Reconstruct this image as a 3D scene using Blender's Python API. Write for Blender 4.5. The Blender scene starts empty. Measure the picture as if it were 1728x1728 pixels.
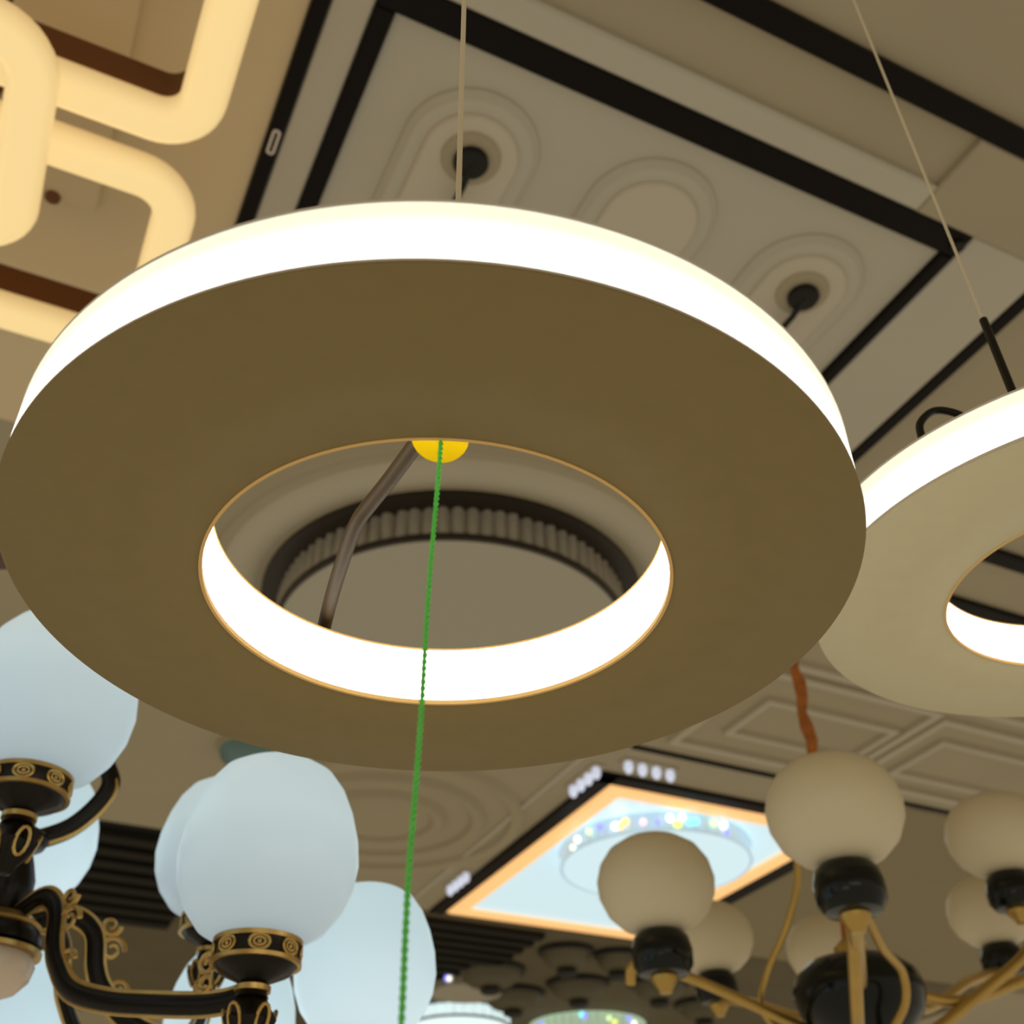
import bpy, bmesh, math, random
from mathutils import Vector, Matrix
random.seed(7)
PI = math.pi
S = bpy.context.scene
COL = S.collection
CZ = 1.5                                   # camera height above the floor
FPX = 1852.4

# ------------------------------------------------------------------ camera, world, exposure
cam = bpy.data.cameras.new('camera')
camo = bpy.data.objects.new('camera', cam)
COL.objects.link(camo)
S.camera = camo
cam.sensor_width = 36.0
cam.lens = FPX / 1728 * 36.0
pit, roll = math.radians(37.938), math.radians(-0.8815)
Fw = Vector((0, math.cos(pit), math.sin(pit)))
Up0 = Vector((0, -math.sin(pit), math.cos(pit)))
Rt0 = Vector((1, 0, 0))
Rt = Rt0 * math.cos(roll) + Up0 * math.sin(roll)
Up = Up0 * math.cos(roll) - Rt0 * math.sin(roll)
M = Matrix((Rt, Up, -Fw)).transposed().to_4x4()
M.translation = Vector((0, 0, CZ))
camo.matrix_world = M
cam.clip_start = 0.02
cam.dof.use_dof = True
cam.dof.focus_distance = 0.68
cam.dof.aperture_fstop = 9.5

w = bpy.data.worlds.new('World'); S.world = w; w.use_nodes = True
wb = w.node_tree.nodes['Background']
wb.inputs[0].default_value = (1.0, 0.88, 0.66, 1)
wb.inputs[1].default_value = 0.44
S.cycles.max_bounces = 6
S.cycles.caustics_reflective = False
S.cycles.caustics_refractive = False
S.view_settings.view_transform = 'Standard'
S.view_settings.look = 'None'
S.view_settings.exposure = 0.0
S.view_settings.gamma = 1.0
S.view_settings.use_curve_mapping = False

# ------------------------------------------------------------------ coordinate helpers
GA = math.radians(26.0)                    # the ceiling grid is turned 26 degrees
UD = Vector((math.cos(GA), math.sin(GA), 0)); VD = Vector((-math.sin(GA), math.cos(GA), 0))
CEIL = CZ + 2.0
def g(u, v, z=CEIL):
    p = UD * u + VD * v; return Vector((p.x, p.y, z))
def ray(x, y):
    return Fw + Rt * ((x - 864) / FPX) - Up * ((y - 864) / FPX)
def at(x, y, Y):                           # pixel -> point at distance Y in front
    d = ray(x, y); return d * (Y / d.y) + Vector((0, 0, CZ))
def atd(x, y, d):
    return ray(x, y) * d + Vector((0, 0, CZ))

# ------------------------------------------------------------------ materials
def mat(name, col, rough=0.5, metal=0.0, emit=None, es=0.0, var=0.0, scale=8.0, bump=0.0, trans=0.0, coat=0.0, spec=0.5):
    m = bpy.data.materials.new(name); m.use_nodes = True
    nt = m.node_tree; b = nt.nodes['Principled BSDF']
    b.inputs['Base Color'].default_value = (*col, 1)
    b.inputs['Roughness'].default_value = rough
    b.inputs['Metallic'].default_value = metal
    b.inputs['Transmission Weight'].default_value = trans
    b.inputs['Coat Weight'].default_value = coat
    b.inputs['Specular IOR Level'].default_value = spec
    if emit:
        b.inputs['Emission Color'].default_value = (*emit, 1)
        b.inputs['Emission Strength'].default_value = es
    if var or bump:
        tc = nt.nodes.new('ShaderNodeTexCoord'); nz = nt.nodes.new('ShaderNodeTexNoise')
        nz.inputs['Scale'].default_value = scale; nz.inputs['Detail'].default_value = 4
        nt.links.new(tc.outputs['Object'], nz.inputs['Vector'])
        if var:
            mx = nt.nodes.new('ShaderNodeMix'); mx.data_type = 'RGBA'
            mx.inputs[6].default_value = (*[max(0, c * (1 - var)) for c in col], 1)
            mx.inputs[7].default_value = (*[min(1, c * (1 + var)) for c in col], 1)
            nt.links.new(nz.outputs['Fac'], mx.inputs[0]); nt.links.new(mx.outputs[2], b.inputs['Base Color'])
        if bump:
            bp = nt.nodes.new('ShaderNodeBump'); bp.inputs['Strength'].default_value = bump; bp.inputs['Distance'].default_value = 0.01
            nt.links.new(nz.outputs['Fac'], bp.inputs['Height']); nt.links.new(bp.outputs[0], b.inputs['Normal'])
    return m
def lamp_mat(name, base, c_lo, c_hi, s_lo, s_hi, mode, z0=0.0, z1=1.0, rough=0.35, pat=0.0):
    """a diffuser that glows: 'z' grades the glow along the height, 'n' by how far the skin faces down towards the diodes' throw"""
    m = bpy.data.materials.new(name); m.use_nodes = True
    nt = m.node_tree; b = nt.nodes['Principled BSDF']
    b.inputs['Base Color'].default_value = (*base, 1); b.inputs['Roughness'].default_value = rough
    mr = nt.nodes.new('ShaderNodeMapRange')
    mr.inputs[1].default_value = z0; mr.inputs[2].default_value = z1
    if mode == 'z':
        tc = nt.nodes.new('ShaderNodeTexCoord'); sp = nt.nodes.new('ShaderNodeSeparateXYZ')
        nt.links.new(tc.outputs['Object'], sp.inputs[0]); nt.links.new(sp.outputs[2], mr.inputs[0])
    else:
        ge = nt.nodes.new('ShaderNodeNewGeometry'); sp = nt.nodes.new('ShaderNodeSeparateXYZ')
        nt.links.new(ge.outputs['Normal'], sp.inputs[0]); nt.links.new(sp.outputs[2], mr.inputs[0])
    mx = nt.nodes.new('ShaderNodeMix'); mx.data_type = 'RGBA'
    mx.inputs[6].default_value = (*[c * s_lo for c in c_lo], 1); mx.inputs[7].default_value = (*[c * s_hi for c in c_hi], 1)
    nt.links.new(mr.outputs[0], mx.inputs[0])
    nt.links.new(mx.outputs[2], b.inputs['Emission Color']); b.inputs['Emission Strength'].default_value = 1.0
    return m

MAT = dict(
    plaster=mat('plaster', (0.43, 0.365, 0.245), 0.8, var=0.07, scale=2.2, bump=0.03),
    plaster_grey=mat('plaster_grey', (0.55, 0.505, 0.41), 0.8, var=0.05, scale=2.5, bump=0.03),
    plaster_tube_lit=mat('plaster_tube_lit', (0.74, 0.60, 0.38), 0.8, var=0.05, scale=2.5),  # ceiling plaster with the tube lamp's warm light put into the colour
    plaster_pad=mat('plaster_pad', (0.61, 0.545, 0.43), 0.8, var=0.03, scale=3),
    plaster_tan=mat('plaster_tan', (0.29, 0.235, 0.13), 0.8, var=0.08, scale=2),
    plaster_light=mat('plaster_light', (0.53, 0.475, 0.36), 0.8, var=0.04, scale=3),
    plaster_dark=mat('plaster_dark', (0.13, 0.105, 0.055), 0.8, var=0.15, scale=3),
    black_trim=mat('black_trim', (0.006, 0.003, 0.002), 0.5, spec=0.15, var=0.3, scale=20),
    black_slat=mat('black_slat', (0.012, 0.011, 0.007), 0.6, spec=0.2),
    black=mat('black', (0.008, 0.007, 0.005), 0.4, spec=0.3),
    face=mat('ring_face_shaded', (0.285, 0.212, 0.090), 0.55, spec=0.2, var=0.06, scale=60),  # white lacquer, its dimmer lighting put into the colour
    face_lit=mat('ring_face_lit', (0.70, 0.63, 0.42), 0.55, spec=0.2, var=0.04, scale=60),  # the same white lacquer, brighter lighting put into the colour
    rim=mat('ring_rim', (0.75, 0.68, 0.62), 0.4),
    amber=mat('amber_edge', (0.90, 0.56, 0.20), 0.6),
    white_cable=mat('white_cable', (0.80, 0.70, 0.52), 0.5),
    brown_cable=mat('brown_cable', (0.05, 0.030, 0.012), 0.5, spec=0.2, var=0.2, scale=30),
    yellow=mat('yellow_tag', (0.85, 0.68, 0.0), 0.6),
    green=mat('green_rope', (0.26, 1.0, 0.26), 0.7, var=0.3, scale=120),
    brown_metal=mat('brown_metal', (0.16, 0.05, 0.008), 0.45, var=0.1),
    bronze=mat('dark_bronze', (0.012, 0.008, 0.005), 0.3, metal=0.6, var=0.5, scale=30),
    gold=mat('antique_gold', (0.62, 0.40, 0.13), 0.35, metal=0.85, var=0.35, scale=45),
    bead=mat('cream_ball', (0.75, 0.60, 0.46), 0.3),
    globe=mat('frosted_globe', (0.74, 0.64, 0.44), 0.45, var=0.02),
    cup_black=mat('gloss_black', (0.006, 0.008, 0.007), 0.15, var=0.3, scale=40, spec=0.3),
    brass=mat('brass', (0.55, 0.36, 0.10), 0.35, metal=0.8, var=0.2, scale=20),
    orange_cord=mat('orange_cord', (0.42, 0.13, 0.02), 0.8, var=0.5, scale=60),
    dark_metal=mat('dark_rim', (0.030, 0.022, 0.014), 0.4, metal=0.3),
    crystal=mat('crystal', (0.60, 0.54, 0.44), 0.12, trans=0.35, var=0.12, scale=15),
    grey_glass=mat('grey_diffuser', (0.47, 0.43, 0.34), 0.5),
    panel_blue=mat('panel_glow', (0.6, 0.7, 0.75), 0.3, emit=(0.52, 0.74, 0.84), es=0.80),
    orange_glow=mat('orange_glow', (0.8, 0.5, 0.25), 0.4, emit=(1.0, 0.54, 0.20), es=0.80),
    blue_crystal=mat('blue_crystal', (0.4, 0.5, 0.56), 0.2, emit=(0.42, 0.62, 0.75), es=0.62),
    blue_disc=mat('blue_disc', (0.6, 0.7, 0.75), 0.3, emit=(0.54, 0.77, 0.87), es=0.80),
    white_disc=mat('white_disc', (0.7, 0.75, 0.75), 0.3, emit=(0.62, 0.80, 0.82), es=1.0),
    green_crystal=mat('green_crystal', (0.4, 0.5, 0.4), 0.2, emit=(0.36, 0.47, 0.33), es=0.7),
    bulb_blue=mat('bulb_blue', (0.6, 0.62, 0.7), 0.3, emit=(0.48, 0.53, 0.66), es=0.9),
    teal=mat('teal_glass', (0.12, 0.22, 0.22), 0.3),
    dome=mat('dim_dome', (0.10, 0.082, 0.040), 0.5),
    wood=mat('dark_wood', (0.11, 0.04, 0.02), 0.5, var=0.3, scale=15),
    wall=mat('wall', (0.45, 0.38, 0.27), 0.8, var=0.05),
    shade=lamp_mat('opal_shade', (0.40, 0.42, 0.44), (0.20, 0.27, 0.31), (0.36, 0.47, 0.50), 1.0, 1.0, 'z', 0.0, 0.11),
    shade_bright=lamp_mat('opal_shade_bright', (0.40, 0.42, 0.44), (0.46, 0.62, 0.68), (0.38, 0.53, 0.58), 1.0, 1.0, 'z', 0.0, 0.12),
    band=lamp_mat('ring_band', (0.12, 0.11, 0.09), (1.0, 0.97, 0.86), (0.97, 0.96, 0.74), 2.4, 1.0, 'z', 0.004, 0.036),
    band_in=lamp_mat('ring_band_inner', (0.12, 0.11, 0.09), (1.0, 0.97, 0.86), (1.0, 0.97, 0.84), 4.5, 4.0, 'z', 0.012, 0.044),
    tube=lamp_mat('tube_glow', (0.40, 0.34, 0.22), (0.95, 0.68, 0.29), (0.86, 0.55, 0.22), 0.82, 0.50, 'n', -0.75, 0.55),
)
_m = MAT['yellow']; _n = _m.node_tree; _b = _n.nodes['Principled BSDF']; _t = _n.nodes.new('ShaderNodeBsdfTranslucent'); _x = _n.nodes.new('ShaderNodeMixShader')
_t.inputs[0].default_value = (0.85, 0.70, 0.0, 1); _x.inputs[0].default_value = 0.6      # thin paper: lets the lamp shine through
_n.links.new(_b.outputs[0], _x.inputs[1]); _n.links.new(_t.outputs[0], _x.inputs[2]); _n.links.new(_x.outputs[0], _n.nodes['Material Output'].inputs[0])
_m = MAT['green']; _n = _m.node_tree; _b = _n.nodes['Principled BSDF']; _t = _n.nodes.new('ShaderNodeBsdfTranslucent'); _x = _n.nodes.new('ShaderNodeMixShader')
_t.inputs[0].default_value = (0.40, 1.0, 0.30, 1); _x.inputs[0].default_value = 0.45     # nylon strands let light through
_n.links.new(_b.outputs[0], _x.inputs[1]); _n.links.new(_t.outputs[0], _x.inputs[2]); _n.links.new(_x.outputs[0], _n.nodes['Material Output'].inputs[0])
SPARK = [mat('spark_%d' % i, c, 0.1, emit=c, es=1.6) for i, c in enumerate(
    [(1, 1, .95), (1, .98, .6), (.75, .8, .1), (.2, .2, .9), (1, .6, .15), (.95, .5, .55), (.2, .8, .85), (.6, .8, .35)])]  # glints on the crystals, painted as glowing colours

# ------------------------------------------------------------------ mesh helpers
def mk(name, verts, faces, m, parent=None, smooth=False, loc=None, rotz=0.0):
    me = bpy.data.meshes.new(name)
    me.from_pydata([tuple(v) for v in verts], [], faces); me.update()
    if smooth:
        me.polygons.foreach_set('use_smooth', [True] * len(me.polygons))
        try: me.set_sharp_from_angle(angle=math.radians(42))
        except Exception: pass
    me.materials.append(MAT[m] if isinstance(m, str) else m)
    o = bpy.data.objects.new(name, me); COL.objects.link(o)
    if parent is not None: o.parent = parent
    if loc is not None: o.location = loc
    o.rotation_euler.z = rotz
    return o
def inst(src, name, parent, loc, rot=(0, 0, 0), m=None):
    o = bpy.data.objects.new(name, src.data if hasattr(src, 'data') else src); COL.objects.link(o)
    o.parent = parent; o.location = loc; o.rotation_euler = rot
    return o
def tag(o, label, cat, group=None):
    o['label'] = label; o['category'] = cat
    if group: o['group'] = group
    return o
def thing(name, label, cat, loc=(0, 0, 0), rotz=0.0, group=None):
    o = bpy.data.objects.new(name, None); COL.objects.link(o)
    o.location = loc; o.rotation_euler.z = rotz; o.empty_display_size = 0.05
    return tag(o, label, cat, group)
def struct(o): o['kind'] = 'structure'; return o

def box_geo(x0, x1, y0, y1, z0, z1, bev=0.0):
    """box whose lower rim is chamfered by bev"""
    b = bev
    v = [(x0, y0, z1), (x1, y0, z1), (x1, y1, z1), (x0, y1, z1),
         (x0, y0, z0 + b), (x1, y0, z0 + b), (x1, y1, z0 + b), (x0, y1, z0 + b),
         (x0 + b, y0 + b, z0), (x1 - b, y0 + b, z0), (x1 - b, y1 - b, z0), (x0 + b, y1 - b, z0)]
    f = [(0, 1, 2, 3)]
    for a in (0, 4):
        for i in range(4):
            j = (i + 1) % 4; f.append((a + i, a + 4 + i, a + 4 + j, a + j))
    f.append((8, 11, 10, 9))
    return v, f
def cbox(name, u0, u1, v0, v1, z0, z1, m, parent=None, bev=0.003):
    """box aligned with the ceiling grid, its own origin at its middle"""
    du, dv = (u1 - u0) / 2, (v1 - v0) / 2
    v, f = box_geo(-du, du, -dv, dv, z0 - CEIL, z1 - CEIL, bev)
    c = g((u0 + u1) / 2, (v0 + v1) / 2, CEIL)
    if parent is not None:
        return mk(name, v, f, m, parent, loc=((u0 + u1) / 2, (v0 + v1) / 2, 0))
    return mk(name, v, f, m, None, loc=c, rotz=GA)
def lathe(prof, seg=48, lobes=0, amp=0.0, closed=False):
    v, f = [], []
    n = len(prof)
    for r, z in prof:
        for k in range(seg):
            t = 2 * PI * k / seg
            rr = r * (1 + amp * math.cos(lobes * t)) if lobes else r
            v.append((rr * math.cos(t), rr * math.sin(t), z))
    rng = n if closed else n - 1
    for i in range(rng):
        a, b = i * seg, ((i + 1) % n) * seg
        for k in range(seg):
            k2 = (k + 1) % seg
            f.append((a + k, a + k2, b + k2, b + k))
    if not closed:
        if prof[0][0] > 1e-6: f.append(tuple(range(seg - 1, -1, -1)))
        if prof[-1][0] > 1e-6: f.append(tuple((n - 1) * seg + k for k in range(seg)))
    return v, f
def ring_geo(r0, r1, z0, z1, seg=96):
    return lathe([(r0, z0), (r1, z0), (r1, z1), (r0, z1)], seg, closed=True)
def tube_geo(pts, rad, seg=10, closed=False, flat=1.0):
    pts = [Vector(p) for p in pts]; n = len(pts)
    rads = rad if isinstance(rad, (list, tuple)) else [rad] * n
    v, f = [], []
    ref = None
    for i, p in enumerate(pts):
        if closed: t = (pts[(i + 1) % n] - pts[i - 1])
        else: t = pts[min(i + 1, n - 1)] - pts[max(i - 1, 0)]
        t.normalize()
        if ref is None:
            ref = Vector((0, 0, 1)) if abs(t.z) < 0.9 else Vector((1, 0, 0))
        a = (ref - t * ref.dot(t)).normalized(); ref = a
        b = t.cross(a)
        for k in range(seg):
            th = 2 * PI * k / seg
            v.append(p + (a * math.cos(th) + b * math.sin(th) * flat) * rads[i])
    for i in range(n if closed else n - 1):
        a, b = i * seg, ((i + 1) % n) * seg
        for k in range(seg):
            k2 = (k + 1) % seg; f.append((a + k, a + k2, b + k2, b + k))
    if not closed:
        f.append(tuple(range(seg - 1, -1, -1))); f.append(tuple((n - 1) * seg + k for k in range(seg)))
    return v, f
def spline(pts, n=8):
    """Catmull-Rom through the points"""
    P = [Vector(p) for p in pts]; P = [P[0] * 2 - P[1]] + P + [P[-1] * 2 - P[-2]]
    out = []
    for i in range(1, len(P) - 2):
        for k in range(n):
            t = k / n
            out.append(0.5 * ((2 * P[i]) + (P[i + 1] - P[i - 1]) * t + (2 * P[i - 1] - 5 * P[i] + 4 * P[i + 1] - P[i + 2]) * t * t
                              + (3 * P[i] - P[i - 1] - 3 * P[i + 1] + P[i + 2]) * t ** 3))
    out.append(P[-2]); return out
def stadium_geo(r, L, z0, z1, bev, seg=20):
    """stadium slab, its near cap centred on the origin, running to +y"""
    def loop(rr, z):
        o = []
        for k in range(seg + 1):
            t = PI + PI * k / seg; o.append((rr * math.cos(t), rr * math.sin(t), z))
        for k in range(seg + 1):
            t = PI * k / seg; o.append((rr * math.cos(t), L + rr * math.sin(t), z))
        return o
    A, B, C_ = loop(r, z1), loop(r, z0 + bev), loop(r - bev, z0)
    n = len(A); v = A + B + C_; f = []
    for a in (0, n):
        for k in range(n):
            k2 = (k + 1) % n; f.append((a + k, a + n + k, a + n + k2, a + k2))
    f.append(tuple(2 * n + k for k in range(n))[::-1]); f.append(tuple(range(n)))
    return v, f
def rect_loop(hu, hv, rc, n=8):
    o = []
    for cx, cy, a0 in ((hu - rc, hv - rc, 0), (-hu + rc, hv - rc, PI / 2), (-hu + rc, -hv + rc, PI), (hu - rc, -hv + rc, 1.5 * PI)):
        for k in range(n + 1):
            t = a0 + PI / 2 * k / n; o.append((cx + rc * math.cos(t), cy + rc * math.sin(t)))
    # straight runs get middle points so the tube frames stay even
    out = []
    for i, p in enumerate(o):
        q = o[(i + 1) % len(o)]; out.append(p)
        d = math.dist(p, q)
        if d > 0.05:
            for k in range(1, 6): out.append((p[0] + (q[0] - p[0]) * k / 6, p[1] + (q[1] - p[1]) * k / 6))
    return out
def frame_geo(hu, hv, w, z0, z1, bev=0.004):
    v, f = [], []
    rings = [(0, z1), (0, z0 + bev), (bev, z0), (w - bev, z0), (w, z0 + bev), (w, z1)]
    for d, z in rings:
        v += [(-hu + d, -hv + d, z), (hu - d, -hv + d, z), (hu - d, hv - d, z), (-hu + d, hv - d, z)]
    for i in range(len(rings)):
        a, b = i * 4, ((i + 1) % len(rings)) * 4
        for k in range(4):
            k2 = (k + 1) % 4; f.append((a + k, b + k, b + k2, a + k2))
    return v, f
def helix_rope(path, r, strands, pitch_n, seg=6):
    """twisted rope along a path: strands wound around each other"""
    P = spline(path, 60); n = len(P); V, Fc = [], []
    L = [0]
    for i in range(1, n): L.append(L[-1] + (P[i] - P[i - 1]).length)
    for s in range(strands):
        pts = []
        for i, p in enumerate(P):
            t = (P[min(i + 1, n - 1)] - P[max(i - 1, 0)]).normalized()
            a = Vector((1, 0, 0)); a = (a - t * a.dot(t)).normalized(); b = t.cross(a)
            th = 2 * PI * (L[i] / pitch_n + s / strands)
            pts.append(p + (a * math.cos(th) + b * math.sin(th)) * r * 0.55)
        v, f = tube_geo(pts, r * 0.62, seg)
        o = len(V); V += v; Fc += [tuple(o + q for q in ff) for ff in f]
    return V, Fc

# ------------------------------------------------------------------ the room
v, f = box_geo(-6, 10, -5, 11, 0, 0.12)
ceiling = struct(mk('ceiling', v, f, 'plaster', loc=(0, 0, CEIL), rotz=GA))
wb_ = struct(cbox('wall_back', -6, 10, 10.8, 11.0, 0.0, CEIL, 'wall', bev=0))

# framed ceiling bay above the ring: black trims and plaster plates
TN = [0]
def trim(u0, u1, v0, v1, drop=0.02, m='black_trim'):
    TN[0] += 1
    return struct(cbox('trim_%d' % TN[0], u0, u1, v0, v1, CEIL - drop, CEIL, m, bev=0.004))
trim(0.234, 0.272, 1.018, 1.80)            # inner frame, left
trim(1.594, 1.626, 1.020, 1.80)            # inner frame, right
trim(0.234, 1.626, 0.956, 1.018)           # inner frame, near
trim(0.234, 1.626, 1.80, 1.833)            # inner frame, far
trim(0.126, 0.157, 0.757, 1.90)            # outer frame, left
trim(1.855, 1.893, 0.757, 1.90)            # outer frame, right
trim(0.126, 1.893, 0.707, 0.757)           # outer frame, near
trim(0.126, 1.893, 1.90, 1.935)             # outer frame, far
cbox('plaster_strip', 0.30, 1.462, 0.888, 0.955, CEIL - 0.018, CEIL, 'plaster_grey', ceiling, 0.006)
cbox('plaster_strip', 1.462, 1.854, 0.758, 0.955, CEIL - 0.018, CEIL, 'plaster', ceiling, 0.004)
cbox('plaster_strip', 1.627, 1.854, 0.955, 1.90, CEIL - 0.018, CEIL, 'plaster_grey', ceiling, 0.004)
cbox('plaster_strip', 0.158, 0.233, 0.758, 1.90, CEIL - 0.012, CEIL, 'plaster_grey', ceiling, 0.004)
cbox('plaster_panel', 0.273, 1.593, 1.019, 1.799, CEIL - 0.004, CEIL, 'plaster_grey', ceiling, 0.002)
for uc, vc, r in ((0.519, 1.236, 0.100), (0.940, 1.222, 0.106), (1.363, 1.236, 0.102)):
    v, f = stadium_geo(r + 0.044, 0.36, -0.024, 0, 0.015)
    a = mk('stadium_moulding', v, f, 'plaster_grey', ceiling, True, (uc, vc, 0))
    v, f = stadium_geo(r, 0.36, -0.034, -0.018, 0.005)
    mk('stadium_pad', v, f, 'plaster_pad', a, True, (0, 0, 0))
cbox('plaster_panel', -1.6, 0.124, -0.6, 2.5, CEIL - 0.006, CEIL, 'plaster_tube_lit', ceiling, 0.002)  # colour carries the warm light from the tubes
cbox('plaster_strip', -0.60, -0.157, -0.5, 1.70, CEIL - 0.03, CEIL, 'plaster_tube_lit', ceiling, 0.004)
# round medallion around the crystal drum light
DU, DV = 1.17, 2.86
v, f = lathe([(0.645, 0), (0.66, -0.012), (0.70, -0.022), (0.745, -0.016), (0.765, 0)], 96)
mk('round_moulding', v, f[:-2], 'plaster_light', ceiling, True, (DU, DV, 0))
v, f = lathe([(0.80, 0), (0.81, -0.01), (0.83, -0.012), (0.845, 0)], 96)
mk('round_moulding', v, f[:-2], 'plaster', ceiling, True, (DU, DV, 0))
# second medallion, further off
for r in (0.24, 0.42, 0.60):
    v, f = lathe([(r, 0), (r + 0.01, -0.02), (r + 0.05, -0.03), (r + 0.07, 0)], 64)
    mk('round_moulding', v, f[:-2], 'plaster', ceiling, True, (1.55, 4.62, 0))
# right-hand bay: raised plaster frames and black lines
def pframe(u0, u1, v0, v1, w_, d=0.022, m='plaster_light'):
    v, f = frame_geo((u1 - u0) / 2, (v1 - v0) / 2, w_, -d, 0)
    return mk('plaster_frame', v, f, m, ceiling, False, ((u0 + u1) / 2, (v0 + v1) / 2, 0))
pframe(2.34, 3.20, 2.74, 3.40, 0.035); pframe(2.50, 3.14, 2.93, 3.24, 0.03)
pframe(3.23, 4.60, 2.78, 3.40, 0.035); pframe(3.36, 4.47, 2.93, 3.27, 0.03)
pframe(2.34, 4.60, 2.30, 2.70, 0.035)
trim(2.24, 5.6, 3.49, 3.515, 0.012)
trim(2.30, 5.0, 2.10, 2.17, 0.02)
trim(2.55, 3.2, 1.84, 1.90, 0.02)
trim(2.085, 2.105, 3.55, 5.9, 0.012, 'plaster_grey')
# black border round the light panel
trim(2.245, 2.325, 3.76, 5.72, 0.02); trim(2.245, 3.70, 3.76, 3.838, 0.02); trim(3.60, 3.70, 3.838, 5.72, 0.02)
# dark slatted zone beyond the panel
cbox('tan_bay', 3.72, 7.8, 3.54, 5.735, CEIL - 0.006, CEIL, 'plaster_tan', ceiling, 0.002)
cbox('dark_bay', 0.25, 6.5, 5.74, 8.6, CEIL - 0.01, CEIL, 'plaster_dark', ceiling, 0.002)
for k in range(9):
    cbox('slat', 2.0, 3.0, 5.80 + k * 0.14, 5.87 + k * 0.14, CEIL - 0.045, CEIL - 0.008, 'black_slat', ceiling, 0.004)
for k in range(8):
    cbox('slat', 0.32, 0.98, 5.22 + k * 0.17, 5.31 + k * 0.17, CEIL - 0.045, CEIL, 'black_slat', ceiling, 0.004)
cbox('slat_board', 0.28, 1.02, 5.16, 6.58, CEIL - 0.008, CEIL, 'black_slat', ceiling, 0.002)

# ------------------------------------------------------------------ ring pendants
RO, RI, RH = 0.25, 0.1395, 0.0448
def ring_lamp(label, loc, face_m, tilt=(0, 0), cable_xy=None, cable_r=0.0012):
    t = thing('ring_pendant', label, 'pendant lamp', loc, 0, None)
    t.rotation_euler = (tilt[1], tilt[0], 0)
    v, f = lathe([(RI + 0.0008, 0.0), (RO - 0.0010, 0.0), (RO, 0.0008), (RO, 0.0022), (RI, 0.0022), (RI, 0.0006)], 160, closed=True)
    mk('bottom_plate', v, f, face_m, t, True)
    v, f = ring_geo(RO - 0.003, RO - 0.0004, 0.0040, RH - 0.0018, 160); mk('outer_diffuser', v, f, 'band', t, True)
    v, f = ring_geo(RI + 0.0004, RI + 0.003, 0.0022, RH - 0.0012, 120); mk('inner_diffuser', v, f, 'band_in', t, True)
    v, f = ring_geo(RO - 0.003, RO - 0.0001, 0.0022, 0.0040, 160); mk('lower_seam', v, f, 'rim', t, True)
    v, f = ring_geo(RI + 0.002, RO, RH - 0.0018, RH, 160); mk('top_plate', v, f, 'rim', t, True)
    v, f = ring_geo(RI - 0.0002, RI + 0.0024, RH - 0.0012, RH + 0.0002, 120); mk('inner_upper_edge', v, f, 'amber', t, True)
    v, f = ring_geo(RI - 0.0010, RI + 0.0010, -0.0003, 0.0026, 120); mk('inner_lower_edge', v, f, 'amber', t, True)
    return t
RC = Vector((-0.045, 0.550, 0.3674 + CZ))
r1 = ring_lamp('large ring pendant with a dimly lit white face and glowing rims, filling the centre of the view', RC, 'face')
def local(t, p): return t.matrix_basis.inverted() @ Vector(p)
c1 = Vector((-0.0725 * 0.37, 0.37, 0))
z_top = RC.z + RH
pts = [local(r1, (c1.x, c1.y, z_top - 0.002)), local(r1, (c1.x, c1.y, z_top + 0.4)), local(r1, (c1.x + 0.002, c1.y, z_top + 0.8)), local(r1, (c1.x, c1.y, CEIL))]
v, f = tube_geo(pts, 0.0016, 8); mk('suspension_cable', v, f, 'white_cable', r1, True)
v, f = lathe([(0.0, 0.0), (0.006, 0.0), (0.006, 0.010), (0.003, 0.014), (0.0, 0.014)], 16)
mk('cable_grip', v, f, 'rim', r1, True, local(r1, (c1.x, c1.y, z_top - 0.0002)))
# power cable lying across the top of the ring
pp = [(-0.030, 0.428, 0.4200), (-0.042, 0.455, 0.4235), (-0.054, 0.477, 0.425), (-0.073, 0.512, 0.427), (-0.089, 0.539, 0.428), (-0.099, 0.556, 0.427),
      (-0.110, 0.586, 0.426), (-0.125, 0.633, 0.425), (-0.139, 0.683, 0.423), (-0.150, 0.730, 0.4175)]
pl = spline([local(r1, (x, y, z + CZ)) for x, y, z in pp], 6)
v, f = tube_geo(pl, 0.0050, 12); mk('power_cable', v, f, 'brown_cable', r1, True)

# half-round yellow tag inside the hole, against the near rim
tc = Vector((RC.x + 0.0095, RC.y - RI * 0.995, RC.z + 0.0012))
vv = []; ff = []
N = 28
a0 = 0.0
for z in (0.0, 0.0012):
    for k in range(N + 1):
        th = PI * k / N; vv.append((0.0145 * math.cos(th), 0.0195 * math.sin(th), z))
n1 = N + 1
ff.append(tuple(range(N, -1, -1))); ff.append(tuple(n1 + k for k in range(n1)))
for k in range(n1):
    k2 = (k + 1) % n1; ff.append((k, k2, n1 + k2, n1 + k))
tag(mk('yellow_tag', vv, ff, 'yellow', loc=tc), 'half-round yellow tag on the inner rim of the large ring pendant', 'tag')

# green twisted rope hanging from the near rim
rp = [(-0.0350, 0.4128, 0.3690), (-0.0356, 0.4125, 0.345), (-0.0363, 0.412, 0.326), (-0.0380, 0.411, 0.275), (-0.0388, 0.410, 0.218),
      (-0.0397, 0.409, 0.181), (-0.0407, 0.408, 0.152), (-0.041, 0.408, 0.124), (-0.041, 0.408, 0.094), (-0.042, 0.408, 0.0), (-0.042, 0.408, -0.15)]
v, f = helix_rope([(x, y, z + CZ) for x, y, z in rp], 0.00115, 2, 0.0065)
tag(mk('green_rope', v, f, 'green', smooth=True), 'thin twisted green rope hanging down from the large ring pendant', 'rope')

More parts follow.
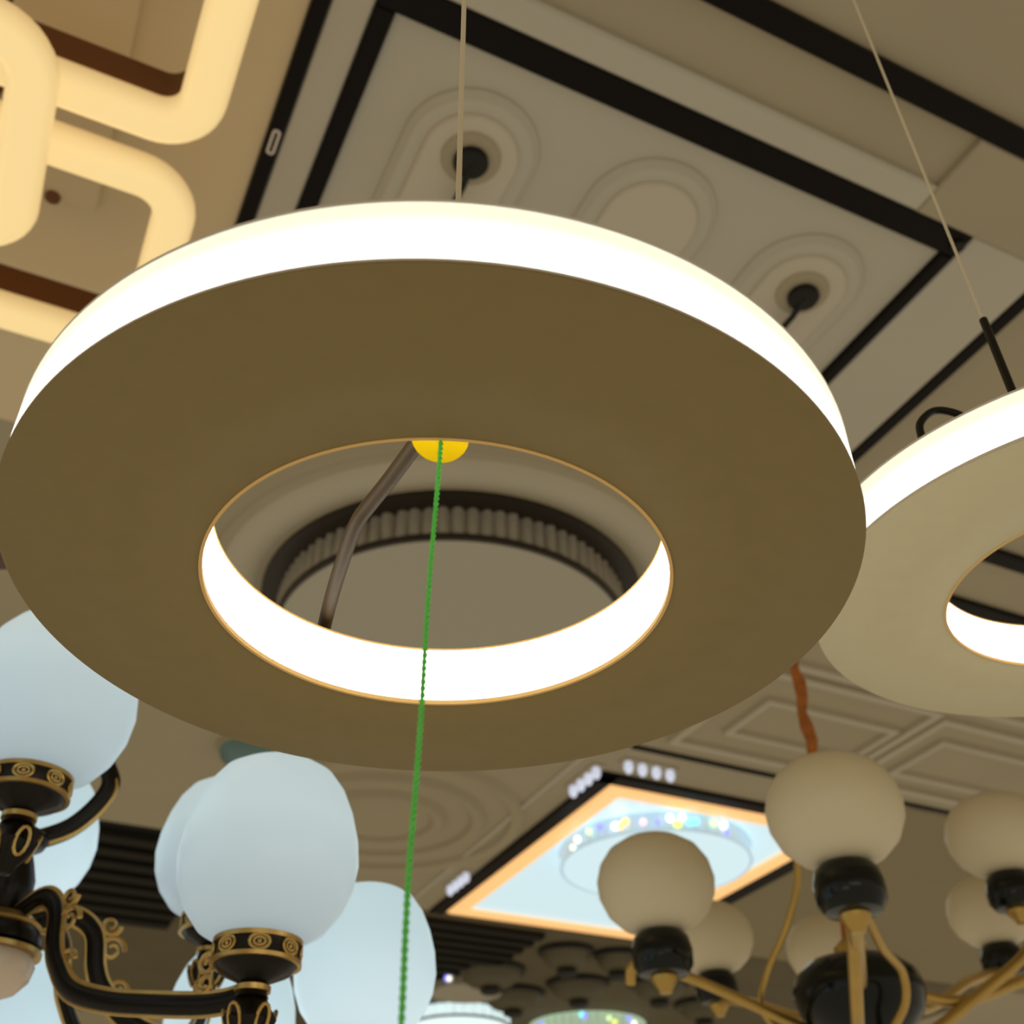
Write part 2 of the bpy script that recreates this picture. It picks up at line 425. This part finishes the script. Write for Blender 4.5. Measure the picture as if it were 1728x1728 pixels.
R2 = Vector((0.511, 0.775, 0.5116 + CZ))
r2 = ring_lamp('ring pendant with a brighter lit white face and glowing rims, cut off by the right edge', R2, 'face_lit', tilt=(0.0116, 0.0375))
bpy.context.view_layer.update()
cx, cy = 0.6305 * 0.60, 0.60
zt = R2.z + RH + 0.0375 * 0.175 - 0.0116 * -0.133 - 0.001
v, f = tube_geo([local(r2, (cx, cy, zt)), local(r2, (cx, cy, CZ + 0.655))], 0.0032, 12); mk('cable_tube', v, f, 'black', r2, True)
v, f = tube_geo([local(r2, (cx, cy, CZ + 0.653)), local(r2, (cx, cy, CZ + 1.0)), local(r2, (cx, cy, CEIL))], 0.0013, 8); mk('suspension_cable', v, f, 'white_cable', r2, True)
hk = [at(1568, 775, .66), at(1556, 740, .66), at(1553, 714, .66), at(1575, 694, .66), at(1608, 696, .66), at(1640, 712, .66), at(1668, 735, .66)]
v, f = tube_geo(spline([local(r2, p) for p in hk], 6), 0.0032, 10); mk('cable_loop', v, f, 'black', r2, True)

# ------------------------------------------------------------------ glowing tube ceiling lamp, upper left
tl = thing('tube_ceiling_lamp', 'ceiling lamp of three interlocking rounded square tubes glowing warm yellow', 'ceiling lamp', g(-0.25, 1.35), GA)
def tube_loop(u0, u1, v0, v1, z, r=0.040, rc=0.075, ch=0.075):
    cu, cv = (u0 + u1) / 2 + 0.25, (v0 + v1) / 2 - 1.35
    lp = rect_loop((u1 - u0) / 2, (v1 - v0) / 2, rc, 9)
    v, f = tube_geo([(x, y, 0) for x, y in lp], r, 20, True)
    o = mk('tube_diffuser', v, f, 'tube', tl, True, (cu, cv, z - CEIL))
    # the metal channel that carries the tube
    hu, hv = (u1 - u0) / 2, (v1 - v0) / 2
    a = rect_loop(hu - r * 0.60, hv - r * 0.60, rc - r * 0.6, 9); b = rect_loop(hu - r * 0.95, hv - r * 0.95, max(rc - r * 0.95, 0.012), 9)
    n = len(a)
    vs = [(x, y, r * 0.45) for x, y in a] + [(x, y, r * 0.45 + ch) for x, y in a] + [(x, y, r * 0.45 + ch) for x, y in b] + [(x, y, r * 0.45) for x, y in b]
    fs = []
    for q in range(4):
        A, B = q * n, ((q + 1) % 4) * n
        for k in range(n): fs.append((A + k, A + (k + 1) % n, B + (k + 1) % n, B + k))
    mk('channel', vs, fs, 'brown_metal', tl, False, (cu, cv, z - CEIL))
    # hangers up to the ceiling
    for sx, sy in ((-1, -1), (-1, 1)):
        zz = r * 0.45 + ch
        v, f = tube_geo([(0, 0, zz - 0.005), (0, 0, CEIL - z)], 0.006, 8)
        mk('hanger', v, f, 'brown_metal', tl, True, (cu + sx * (hu - 0.10), cv + sy * (hv - r * 0.78), z - CEIL))
    return o
zt1, zt2 = CZ + 1.75, CZ + 1.64
tube_loop(-0.455, -0.007, 0.82, 1.257, zt1, ch=0.07)
tube_loop(-0.455, -0.003, 1.385, 1.838, zt1, ch=0.07)
lo = tube_loop(-0.71, -0.262, 1.118, 1.530, zt2, ch=0.055)
v, f = lathe([(0.0, -0.006), (0.016, -0.006), (0.016, 0.0), (0.0, 0.0)], 16)
tag(mk('ceiling_stud', v, f, 'brown_metal', None, True, g(-0.245, 1.694, CEIL - 0.030)), 'small brown stud on the ceiling between the glowing tubes', 'stud')

# ------------------------------------------------------------------ black canopies with rods on the stadium mouldings
for k, (uc, vc, lab) in enumerate(((0.519, 1.232, 'black round canopy with a rod on the moulding above the large ring'),
                                   (1.363, 1.236, 'black round canopy with a rod on the moulding nearest the black frame corner'))):
    t = thing('ceiling_canopy', lab, 'canopy', g(uc, vc, CEIL - 0.034), GA, 'black canopies on the stadium mouldings')
    v, f = lathe([(0.0, 0.0), (0.062, 0.0), (0.062, -0.004), (0.056, -0.010), (0.0, -0.010)], 40); mk('collar', v, f, 'plaster', t, True)
    v, f = lathe([(0.0, -0.008), (0.036, -0.008), (0.037, -0.020), (0.033, -0.026), (0.0, -0.027)], 36); mk('canopy_disc', v, f, 'black', t, True)
    v, f = tube_geo([(0.0, 0.0, -0.022), (0.004, 0.05, -0.030), (0.004, 0.12, -0.030), (0.004, 0.40, -0.030)], 0.0075, 10); mk('rod', v, f, 'black', t, True)
# small black sensor at the frame corner
v, f = lathe([(0.0, 0.0), (0.016, 0.0), (0.016, -0.008), (0.012, -0.012), (0.0, -0.012)], 20)
tag(mk('ceiling_sensor', v, f, 'black', None, True, g(1.605, 0.985, CEIL - 0.020)), 'small black round knob at the corner of the black ceiling frame', 'sensor')
v, f = tube_geo(rect_loop(0.006, 0.028, 0.005, 4) and [(x, y, 0) for x, y in rect_loop(0.006, 0.028, 0.005, 4)], 0.003, 6, True)
tag(mk('metal_clip', v, f, 'rim', None, True, g(0.142, 1.375, CEIL - 0.022), GA), 'small grey metal clip on the black trim beside the glowing tubes', 'clip')

# ------------------------------------------------------------------ drum ceiling lights
def drum(label, u, v_, r, h, wall_m, disc_m, n, rim=True, top_r=None, sparks=None, group=None):
    t = thing('drum_ceiling_light', label, 'ceiling lamp', g(u, v_, CEIL), GA, group)
    top_r = top_r or r * 1.1
    v, f = lathe([(0.0, 0.0), (top_r, 0.0), (top_r, -h * 0.10), (r * 1.03, -h * 0.15), (0.0, -h * 0.15)], 96)
    mk('top_rim', v, f, 'dark_metal' if rim else wall_m, t, True)
    v, f = lathe([(0.0, -h * 0.92), (r - 0.006, -h * 0.92), (r - 0.006, -h), (0.0, -h)], 96); mk('bottom_diffuser', v, f, disc_m, t, True)
    v, f = ring_geo(r - 0.006, r + 0.008, -h * 1.02, -h * 0.88, 96); mk('bottom_rim', v, f, 'dark_metal' if rim else wall_m, t, True)
    # faceted crystal bars
    wv = 2 * PI * r / n * 0.46
    hh = h * 0.74 / 2
    vs = [(-0.006, -wv, -hh), (0.004, -wv * 0.5, -hh), (0.008, 0, -hh), (0.004, wv * 0.5, -hh), (-0.006, wv, -hh)]
    vs += [(x, y, hh) for x, y, _ in vs]
    fs = [(k, (k + 1) % 5, 5 + (k + 1) % 5, 5 + k) for k in range(5)] + [(4, 3, 2, 1, 0), (5, 6, 7, 8, 9)]
    me = bpy.data.meshes.new('crystal_bar'); me.from_pydata(vs, [], fs); me.materials.append(MAT[wall_m])
    for k in range(n):
        th = 2 * PI * k / n
        o = bpy.data.objects.new('crystal_bar', me); COL.objects.link(o); o.parent = t
        o.location = (r * math.cos(th), r * math.sin(th), -h * 0.515); o.rotation_euler = (random.uniform(-.05, .05), random.uniform(-.06, .06), th + random.uniform(-.15, .15))
    v, f = ring_geo(r - 0.022, r - 0.012, -h * 0.9, -h * 0.14, 96); mk('backing', v, f, wall_m if not rim else 'grey_glass', t, True)
    if sparks:  # small glowing beads added to stand for the crystals' glints
        v, f = lathe([(0.0, -1.0), (0.5, -0.86), (0.87, -0.5), (1.0, 0.0), (0.87, 0.5), (0.5, 0.86), (0.0, 1.0)], 10)
        mes = []
        for mm in SPARK:
            me = bpy.data.meshes.new('glint_bead'); me.from_pydata(v, [], f); me.materials.append(mm)
            me.polygons.foreach_set('use_smooth', [True] * len(me.polygons)); mes.append(me)
        for (a_deg, fz, mi, sr) in sparks:
            th = math.radians(a_deg)
            o = bpy.data.objects.new('glint_bead', mes[mi]); COL.objects.link(o); o.parent = t
            o.location = ((r + 0.012) * math.cos(th), (r + 0.012) * math.sin(th), -h * fz); o.scale = (sr, sr, sr)
    return t
drum('round crystal drum ceiling light with dark rims, seen through the large ring', DU, DV, 0.565, 0.130, 'crystal', 'grey_glass', 84, top_r=0.628)

# ------------------------------------------------------------------ ceiling light panel with orange rim and a crystal drum below it
lp = thing('light_panel', 'pale blue glowing ceiling panel with an orange lit rim and black border', 'light panel', g(2.96, 4.755), GA)
v, f = box_geo(-0.54, 0.54, -0.825, 0.825, -0.012, 0.0); mk('glow_panel', v, f, 'panel_blue', lp)
# four rim bars, mitred
def bar_geo(L, w_, d, z0, z1, bev=0.012):
    return [(-L, 0, z1), (L, 0, z1), (L - w_, w_, z1), (-L + w_, w_, z1),
            (-L, 0, z0 + bev), (L, 0, z0 + bev), (L - w_, w_, z0 + bev), (-L + w_, w_, z0 + bev),
            (-L + bev, bev, z0), (L - bev, bev, z0), (L - w_ + bev, w_ - bev, z0), (-L + w_ - bev, w_ - bev, z0)], \
           [(0, 1, 2, 3)] + [(a + i, a + 4 + i, a + 4 + (i + 1) % 4, a + (i + 1) % 4) for a in (0, 4) for i in range(4)] + [(8, 11, 10, 9)]
for L, x, y, rz in ((0.63, 0, -0.915, 0), (0.915, 0.63, 0, PI / 2), (0.63, 0, 0.915, PI), (0.915, -0.63, 0, -PI / 2)):
    v, f = bar_geo(L, 0.095, 0, -0.028, 0.0); mk('rim_bar', v, f, 'orange_glow', lp, False, (x, y, 0), rz)
SP = [(188, .55, 0, .015), (183, .85, 1, .012), (198, .40, 7, .014), (206, .35, 3, .015), (216, .55, 0, .018), (219, .6, 4, .015), (222, .4, 4, .015), (232, .55, 5, .015),
      (240, .6, 3, .010), (247, .4, 0, .017), (251, .75, 2, .016), (254, .35, 1, .016), (258, .55, 6, .016), (262, .5, 6, .016), (274, .4, 7, .016), (281, .4, 0, .017), (283, .75, 3, .012)]
d2 = drum('blue-white crystal drum light with coloured sparkles in front of the light panel', 2.90, 4.42, 0.455, 0.085, 'blue_crystal', 'blue_disc', 48, rim=False, top_r=0.465, sparks=SP)
d2.location.z = CEIL - 0.012

# rows of four small bulbs beside the panel
def bulbs(label, pts):
    u0, v0 = pts[0]; u1, v1 = pts[-1]
    cu, cv = (u0 + u1) / 2, (v0 + v1) / 2
    t = thing('four_bulb_spotlight', label, 'spotlight', g(cu, cv), GA, 'four-bulb spotlights round the light panel')
    hu, hv = abs(u1 - u0) / 2 + 0.03, abs(v1 - v0) / 2 + 0.03
    v, f = box_geo(-hu, hu, -hv, hv, -0.008, 0, 0.002); mk('back_plate', v, f, 'plaster', t)
    v, f = lathe([(0.0, -0.060), (0.010, -0.056), (0.017, -0.045), (0.0205, -0.032), (0.018, -0.017), (0.014, -0.007), (0.0, -0.007)], 20)
    first = None
    for (u, v_) in pts:
        if first is None: first = mk('bulb', v, f, 'bulb_blue', t, True, (u - cu, v_ - cv, 0))
        else: inst(first, 'bulb', t, (u - cu, v_ - cv, 0))
bulbs('four pale bulbs in a row along the top edge of the light panel', [(2.294 + .068 * k, 3.632) for k in range(4)])
bulbs('four pale bulbs in a row by the upper left corner of the light panel', [(2.197, 3.736 + .068 * k) for k in range(4)])
bulbs('four pale bulbs in a row by the lower left corner of the light panel', [(2.195, 5.10 + .068 * k) for k in range(4)])

# far drums at the lower edge
drum('white glowing drum light at the bottom edge, left of the greenish one', 3.28, 7.72, 0.36, 0.10, 'white_disc', 'white_disc', 32, top_r=0.40)
drum('greenish crystal drum light with sparkles at the bottom edge', 4.28, 7.64, 0.42, 0.11, 'green_crystal', 'grey_glass', 40, rim=False, top_r=0.43,
     sparks=[(190, .5, 3, .018), (195, .8, 0, .014), (236, .3, 6, .018), (239, .4, 3, .018), (262, .5, 7, .016), (268, .7, 2, .015), (285, .4, 3, .016), (292, .6, 0, .018)])
drum('small dim drum light with a blue sparkle beside the opal glass chandelier', 2.98, 6.90, 0.22, 0.09, 'grey_glass', 'grey_glass', 24, rim=False, top_r=0.22, sparks=[(215, .5, 3, .018), (219, .55, 0, .016)])
# dim glass domes on the dark ceiling
DL = [('dim dome lamp just under the light panel, broadest of its cluster', 955, 1600, 0.17), ('dim dome lamp half hidden by the black cup of a frosted globe', 1040, 1606, 0.14),
      ('dim dome lamp below the lower left corner of the light panel', 828, 1632, 0.22), ('dim dome lamp left of the brass arm end, in the middle row', 975, 1655, 0.21),
      ('dim dome lamp above the white glowing drum light', 865, 1672, 0.22),
      ('dim dome lamp beneath the curved brass arm end', 1110, 1655, 0.20), ('dim dome lamp beneath the middle of the brass arm', 1185, 1690, 0.20)]
for lab, x, y, r in DL:
    d = ray(x, y); p = d * (2.0 / d.z)
    t = thing('dome_lamp', lab, 'ceiling lamp', (p.x, p.y, CEIL), 0, 'dim dome lamps on the dark ceiling')
    v, f = lathe([(0.0, 0.0), (r, 0.0), (r, -0.03), (r * 0.9, -0.04), (0.0, -0.04)], 32); mk('base_plate', v, f, 'black', t, True)
    v, f = lathe([(0.0, -0.038), (r * 0.88, -0.038), (r * 0.82, -0.07), (r * 0.62, -0.105), (r * 0.34, -0.125), (0.0, -0.132)], 32); mk('glass_dome', v, f, 'dome', t, True)
    v, f = lathe([(0.0, -0.165), (0.05, -0.160), (0.07, -0.145), (0.05, -0.126), (0.0, -0.12)], 20); mk('finial', v, f, 'black', t, True)
# teal lamp above the opal chandelier
d = ray(430, 1262); p = d * (2.0 / d.z)
t = thing('teal_ceiling_lamp', 'teal glass flush lamp just above the opal shades', 'ceiling lamp', (p.x, p.y, CEIL), 0)
v, f = lathe([(0.0, 0.0), (0.15, 0.0), (0.15, -0.02), (0.0, -0.02)], 32); mk('base_plate', v, f, 'plaster', t, True)
v, f = lathe([(0.0, -0.018), (0.14, -0.018), (0.13, -0.05), (0.09, -0.075), (0.0, -0.09)], 32); mk('glass_dome', v, f, 'teal', t, True)

# ------------------------------------------------------------------ opal-glass chandelier, lower left
CH = Vector((-0.586, 1.25, 0.0))
ch = thing('opal_chandelier', 'two-tier dark bronze and gold chandelier with blue-white opal shades, lower left', 'chandelier', (CH.x, CH.y, CZ + 0.32))
Z0 = 0.32
def zz(z): return z - Z0
prof = [(0.0, .520), (.012, .520), (.016, .512), (.030, .505), (.034, .497), (.030, .489), (.018, .486), (.024, .470), (.030, .450), (.030, .430), (.024, .415), (.020, .406),
        (.030, .404), (.046, .398), (.046, .392)]
v, f = lathe([(r, zz(z)) for r, z in prof], 36); mk('column', v, f, 'bronze', ch, True)
v, f = lathe([(.020, zz(.412)), (.040, zz(.407)), (.050, zz(.398)), (.046, zz(.394)), (.030, zz(.400))], 36, closed=True); mk('gold_collar', v, f, 'gold', ch, True)
v, f = lathe([(0.0, zz(.394)), (.048, zz(.394)), (.054, zz(.386)), (.054, zz(.376)), (.044, zz(.369)), (0.0, zz(.369))], 36); mk('bronze_band', v, f, 'bronze', ch, True)
v, f = ring_geo(.046, .056, zz(.371), zz(.366), 36); mk('gold_ring', v, f, 'gold', ch, True)
v, f = lathe([(0.0, zz(.370)), (.046, zz(.368)), (.052, zz(.356)), (.049, zz(.342)), (.038, zz(.329)), (.020, zz(.321)), (0.0, zz(.319))], 36); mk('cream_ball', v, f, 'bead', ch, True)
v, f = lathe([(0.0, zz(.320)), (.012, zz(.320)), (.014, zz(.314)), (.008, zz(.309)), (.010, zz(.302)), (0.0, zz(.294))], 20); mk('finial', v, f, 'gold', ch, True)
RAILZ = 0.905
v, f = tube_geo([(0, 0, zz(.515)), (0, 0, zz(RAILZ))], 0.007, 12); mk('stem', v, f, 'bronze', ch, True)

SHP = [(.028, .000), (.045, .003), (.063, .013), (.078, .032), (.087, .054), (.0905, .078), (.088, .104), (.081, .131), (.071, .155), (.058, .173), (.047, .180), (.045, .176), (.055, .168), (.067, .151), (.077, .128), (.084, .103), (.086, .078), (.083, .056), (.074, .036), (.060, .018), (.040, .008), (.0, .006)]
CUP = [(0.0, -.048), (.016, -.048), (.013, -.040), (.016, -.034), (.034, -.026), (.041, -.018), (.041, .002), (.036, .004), (0.0, .004)]
def swirl(c, e, r0, turns, rad, ax=Vector((0, 0, 1)), sgn=1):
    pts = []
    for k in range(22):
        t = k / 21; th = sgn * turns * 2 * PI * t; rr = r0 * (1 - 0.75 * t)
        pts.append(Vector(c) + e * (rr * math.cos(th)) + ax * (rr * math.sin(th)))
    return tube_geo(pts, [rad * (1 - 0.4 * k / 21) for k in range(22)], 6)
def merge(parts):
    V, Fc = [], []
    for v, f in parts:
        o = len(V); V += [tuple(x) for x in v]; Fc += [tuple(o + q for q in ff) for ff in f]
    return V, Fc
ros = merge([tube_geo([(0.0, .0095 * math.cos(2 * PI * k / 14), .0070 * math.sin(2 * PI * k / 14)) for k in range(14)], .0016, 6, True),
             tube_geo([(0.0005, .0055 * math.cos(2 * PI * k / 12), .0038 * math.sin(2 * PI * k / 12)) for k in range(12)], .0013, 6, True),
             [(lambda vf: ([(z * 1.0, x, y) for x, y, z in vf[0]], vf[1]))(lathe([(0.0, .003), (.0022, .001), (.0, -.002)], 8))][0]])
def arm(az, rad, zc, prof_, shade_m, z_st, ornate=True, P=None):
    e = Vector((math.cos(math.radians(az)), math.sin(math.radians(az)), 0)); sdir = Vector((-e.y, e.x, 0))
    k = rad / 0.365
    P = P or [e * (r * k) + Vector((0, 0, zz(z))) for r, z in prof_]
    path = spline(P, 7)
    v, f = tube_geo(path, 0.0105, 10, flat=0.6); a = mk('arm', v, f, 'bronze', ch, True)
    lo_ = [p - Vector((0, 0, 1)) * 0.010 if True else p for p in path]
    # gold beading under and over the arm, following its curve
    def off(s):
        o = []
        for i, p in enumerate(path):
            t = (path[min(i + 1, len(path) - 1)] - path[max(i - 1, 0)]).normalized(); n_ = t.cross(sdir).normalized()
            o.append(p + n_ * s)
        return o
    v, f = tube_geo(off(0.0105), 0.0028, 6); mk('gold_edge', v, f, 'gold', a, True)
    v, f = tube_geo(off(-0.0105), 0.0020, 6); mk('gold_edge', v, f, 'gold', a, True)
    base = e * rad + Vector((0, 0, zz(zc)))
    if ornate:
        j = len(path) // 3
        q = path[int(len(path) * 0.30)] + Vector((0, 0, .022)) + e * .014
        v, f = merge([swirl(q, e, .015, 1.4, .0032), swirl(q + Vector((0, 0, .026)) - e * .006, e, .012, 1.3, .003, sgn=-1), swirl(path[int(len(path) * 0.46)] + Vector((0, 0, .020)), e, .011, 1.2, .0028)])
        mk('gold_scroll', v, f, 'gold', a, True)
        q = base - e * .058 + Vector((0, 0, -.020))
        v, f = merge([swirl(q + Vector((0, 0, .010)), e, .012, 1.5, .003), swirl(q - Vector((0, 0, .008)), -e, .011, 1.4, .003, sgn=-1)])
        mk('gold_scroll', v, f, 'gold', a, True)
    v, f = lathe(CUP, 32); c = mk('cup', v, f, 'bronze', a, True, base)
    v, f = merge([ring_geo(.0395, .0435, -.0005, .004, 32), ring_geo(.0400, .0440, -.0195, -.0155, 32), ring_geo(.011, .0175, -.043, -.038, 20)])
    mk('gold_ring', v, f, 'gold', a, True, base)
    rr = []
    for q in range(8):
        th = 2 * PI * q / 8 + 0.25
        R_ = Matrix.Rotation(th, 3, 'Z')
        rr.append(([R_ @ Vector(x) + R_ @ Vector((.0415, 0, -.0075)) for x in ros[0]], ros[1]))
    v, f = merge(rr); mk('gold_rosettes', v, f, 'gold', a, True, base)
    v, f = lathe([(0.0, -.100), (.006, -.098), (.010, -.090), (.020, -.078), (.024, -.068), (.018, -.058), (.012, -.046), (0.0, -.046)], 20, 5, 0.10)
    mk('pendant_bulb', v, f, 'bronze', a, True, base)
    lf = []
    for q in range(5):
        th = 2 * PI * q / 5 + 0.5; R_ = Matrix.Rotation(th, 3, 'Z')
        loopp = [R_ @ Vector((.0215 + .004 * math.cos(2 * PI * s / 14), .0065 * math.sin(2 * PI * s / 14), -.070 + .013 * math.cos(2 * PI * s / 14))) for s in range(14)]
        lf.append(tube_geo(loopp, .0018, 6, True))
    v, f = merge(lf); mk('gold_leaf', v, f, 'gold', a, True, base)
    v, f = lathe(SHP, 60, 5, 0.012); mk('glass_shade', v, f, shade_m, a, True, base + Vector((0, 0, .002)))
LOW = [(.028, .405), (.062, .420), (.086, .405), (.095, .367), (.106, .344), (.134, .314), (.185, .297), (.245, .287), (.300, .280), (.335, .279), (.362, .284)]
UPP = [(.025, .470), (.070, .452), (.130, .446), (.20, .440), (.27, .438), (.32, .440), (.362, .446)]
arm(-24.3, 0.3646, 0.327, LOW, 'shade', 0)
arm(29.5, 0.446, 0.320, LOW, 'shade_bright', 0)
arm(66, 0.44, 0.300, LOW, 'shade_bright', 0, False)
arm(110, 0.42, 0.300, LOW, 'shade_bright', 0, False)
arm(175, 0.40, 0.320, LOW, 'shade', 0)
arm(-86, 0.425, 0.345, LOW, 'shade', 0)
arm(235, 0.40, 0.320, LOW, 'shade', 0)
arm(-66.3, 0.21, 0.484, [(r, z + 0.04) for r, z in UPP], 'shade', 0, False)
arm(49, 0.285, 0.470, None, 'shade', 0, False, P=[Vector((.2568 * math.cos(.515), .2568 * math.sin(.515), zz(.285))), Vector((.19, .155, zz(.30))), Vector((.194, .198, zz(.345))), Vector((.1944, .2084, zz(.42)))])
arm(112, 0.25, 0.505, [(r, z + .06) for r, z in UPP], 'shade_bright', 0, False)
arm(170, 0.26, 0.475, [(r, z + .03) for r, z in UPP], 'shade', 0, False)
arm(232, 0.26, 0.475, [(r, z + .03) for r, z in UPP], 'shade', 0, False)
# rising bow from the column head, behind the top front shade
bow = spline([Vector(p) - Vector((CH.x, CH.y, Z0)) for p in ((-0.590, 1.262, .500), (-0.575, 1.285, .512), (-0.548, 1.30, .532), (-0.524, 1.305, .562), (-0.514, 1.305, .592), (-0.530, 1.30, .625))], 8)
v, f = tube_geo(bow, 0.012, 12, flat=0.6); b = mk('bow_arm', v, f, 'bronze', ch, True)
v, f = tube_geo([p + Vector((0.008, 0, -0.006)) for p in bow], 0.003, 6); mk('gold_edge', v, f, 'gold', b, True)
# the dark wooden display rail that carries the chandelier
v, f = box_geo(-1.6, 0.10, -0.03, 0.03, 0, 0.05, 0.004)
rail = mk('display_rail', v, f, 'wood', None, False, (CH.x, CH.y, CZ + RAILZ))
tag(rail, 'dark brown wooden rail at the left edge carrying the opal chandelier', 'rail')
v, f = box_geo(-1.58, -1.53, -0.025, 0.025, 0.05, 2.0 - RAILZ, 0.0); mk('rail_post', v, f, 'wood', rail)

# ------------------------------------------------------------------ frosted-globe chandelier, lower right
HB = atd(1450, 1680, 2.0)
gc = thing('globe_chandelier', 'brass chandelier with unlit frosted globes and black cups, lower right', 'chandelier', HB)
v, f = lathe([(0.0, -.085), (.04, -.083), (.08, -.066), (.108, -.035), (.120, 0.0), (.112, .032), (.085, .056), (.045, .066), (0.0, .068)], 48); mk('hub', v, f, 'cup_black', gc, True)
v, f = lathe([(0.0, .060), (.03, .062), (.03, .085), (.014, .10), (0.0, .10)], 24); mk('hub_cap', v, f, 'brass', gc, True)
GL = [(1408, 1372, 1.61, 'shade'), (1107, 1495, 1.86, ''), (1200, 1585, 2.62, ''), (1395, 1605, 2.78, ''), (1682, 1412, 2.22, ''), (1670, 1540, 2.66, ''), (1850, 1500, 2.4, '')]
GP = [(0.0, -.0815), (.034, -.078), (.062, -.066), (.084, -.045), (.097, -.017), (.0995, .008), (.093, .035), (.077, .059), (.053, .075), (.027, .083), (0.0, .085)]
gv, gf = lathe(GP, 40)
gm = None
for i, (x, y, dd, _) in enumerate(GL):
    c = atd(x, y, dd) - HB
    e = Vector((c.x, c.y, 0)); R_ = e.length; e.normalize()
    cup = c - Vector((0, 0, .112))
    ln = [Vector((0, 0, .02)) + e * .09, e * (R_ * .35) + Vector((0, 0, cup.z * .25 - .03)), e * (R_ * .7) + Vector((0, 0, cup.z * .75 - .035)), e * (R_ - .0) + Vector((0, 0, cup.z - .022)), e * (R_ + .035) + Vector((0, 0, cup.z - .018))]
    if i == 1:
        ln = [Vector((0, 0, -.01)) + e * .09, e * (R_ * .35) + Vector((0, 0, .012)), e * (R_ * .7) + Vector((0, 0, cup.z - .052)), e * R_ + Vector((0, 0, cup.z - .030)), e * (R_ + .045) + Vector((0, 0, cup.z - .026)), e * (R_ + .05) + Vector((0, 0, cup.z - .045))]
    if i == 1: ln = [p - HB for p in (atd(1400, 1750, 2.0), atd(1340, 1728, 1.97), atd(1230, 1678, 1.92), atd(1150, 1645, 1.88), atd(1085, 1630, 1.85), atd(1066, 1634, 1.845), atd(1064, 1660, 1.845))]
    if i == 4: ln = [p - HB for p in (atd(1520, 1760, 2.0), atd(1575, 1740, 2.03), atd(1650, 1680, 2.08), atd(1728, 1612, 2.14), atd(1745, 1560, 2.2))]
    v, f = tube_geo(spline(ln, 8), 0.011 if i != 1 else 0.009, 12); a = mk('arm', v, f, 'brass', gc, True)
    v, f = lathe([(0.0, -.036), (.018, -.036), (.040, -.032), (.049, -.018), (.050, .006), (.045, .026), (.036, .034), (0.0, .036)], 32); mk('cup', v, f, 'cup_black', a, True, cup)
    v, f = lathe([(0.0, -.060), (.010, -.060), (.013, -.052), (.022, -.040), (.022, -.034), (0.0, -.034)], 20); mk('brass_socket', v, f, 'brass', a, True, cup)
    if gm is None:
        o = mk('globe', gv, gf, 'globe', a, True, c); gm = o
    else: inst(gm, 'globe', a, c)
# slender brass twigs
def wire(pts, r):
    v, f = tube_geo(spline([p - HB for p in pts], 8), r, 10); mk('brass_twig', v, f, 'brass', gc, True)
wire([atd(1345, 1440, 1.9), atd(1344, 1500, 1.9), atd(1325, 1570, 1.92), atd(1295, 1640, 1.94), atd(1285, 1700, 1.97), atd(1330, 1745, 1.98), atd(1420, 1740, 2.0)], 0.0060)
wire([atd(1462, 1545, 1.72), atd(1490, 1600, 1.78), atd(1522, 1640, 1.84), atd(1528, 1690, 1.84), atd(1505, 1740, 1.86), atd(1480, 1790, 1.95)], 0.0075)
wire([atd(1432, 1500, 1.60), atd(1438, 1560, 1.62), atd(1443, 1640, 1.66), atd(1448, 1740, 1.74), atd(1452, 1790, 1.95)], 0.0105)
# orange corded flex up to the ceiling, with canopy
top = HB.copy(); top.z = CEIL
L_ = CEIL - HB.z
pts = [Vector((0.004 * math.sin(k * 1.7), 0.004 * math.cos(k * 2.3), 0.09 + (L_ - 0.09) * k / 40)) for k in range(41)]
v, f = tube_geo(pts, [0.0125 + 0.0025 * math.sin(k * 2.1) for k in range(41)], 10); mk('corded_flex', v, f, 'orange_cord', gc, True)
v, f = lathe([(0.0, L_ - 0.03), (.05, L_ - 0.028), (.06, L_ - 0.01), (.06, L_), (0.0, L_)], 32); mk('ceiling_rose', v, f, 'brass', gc, True)
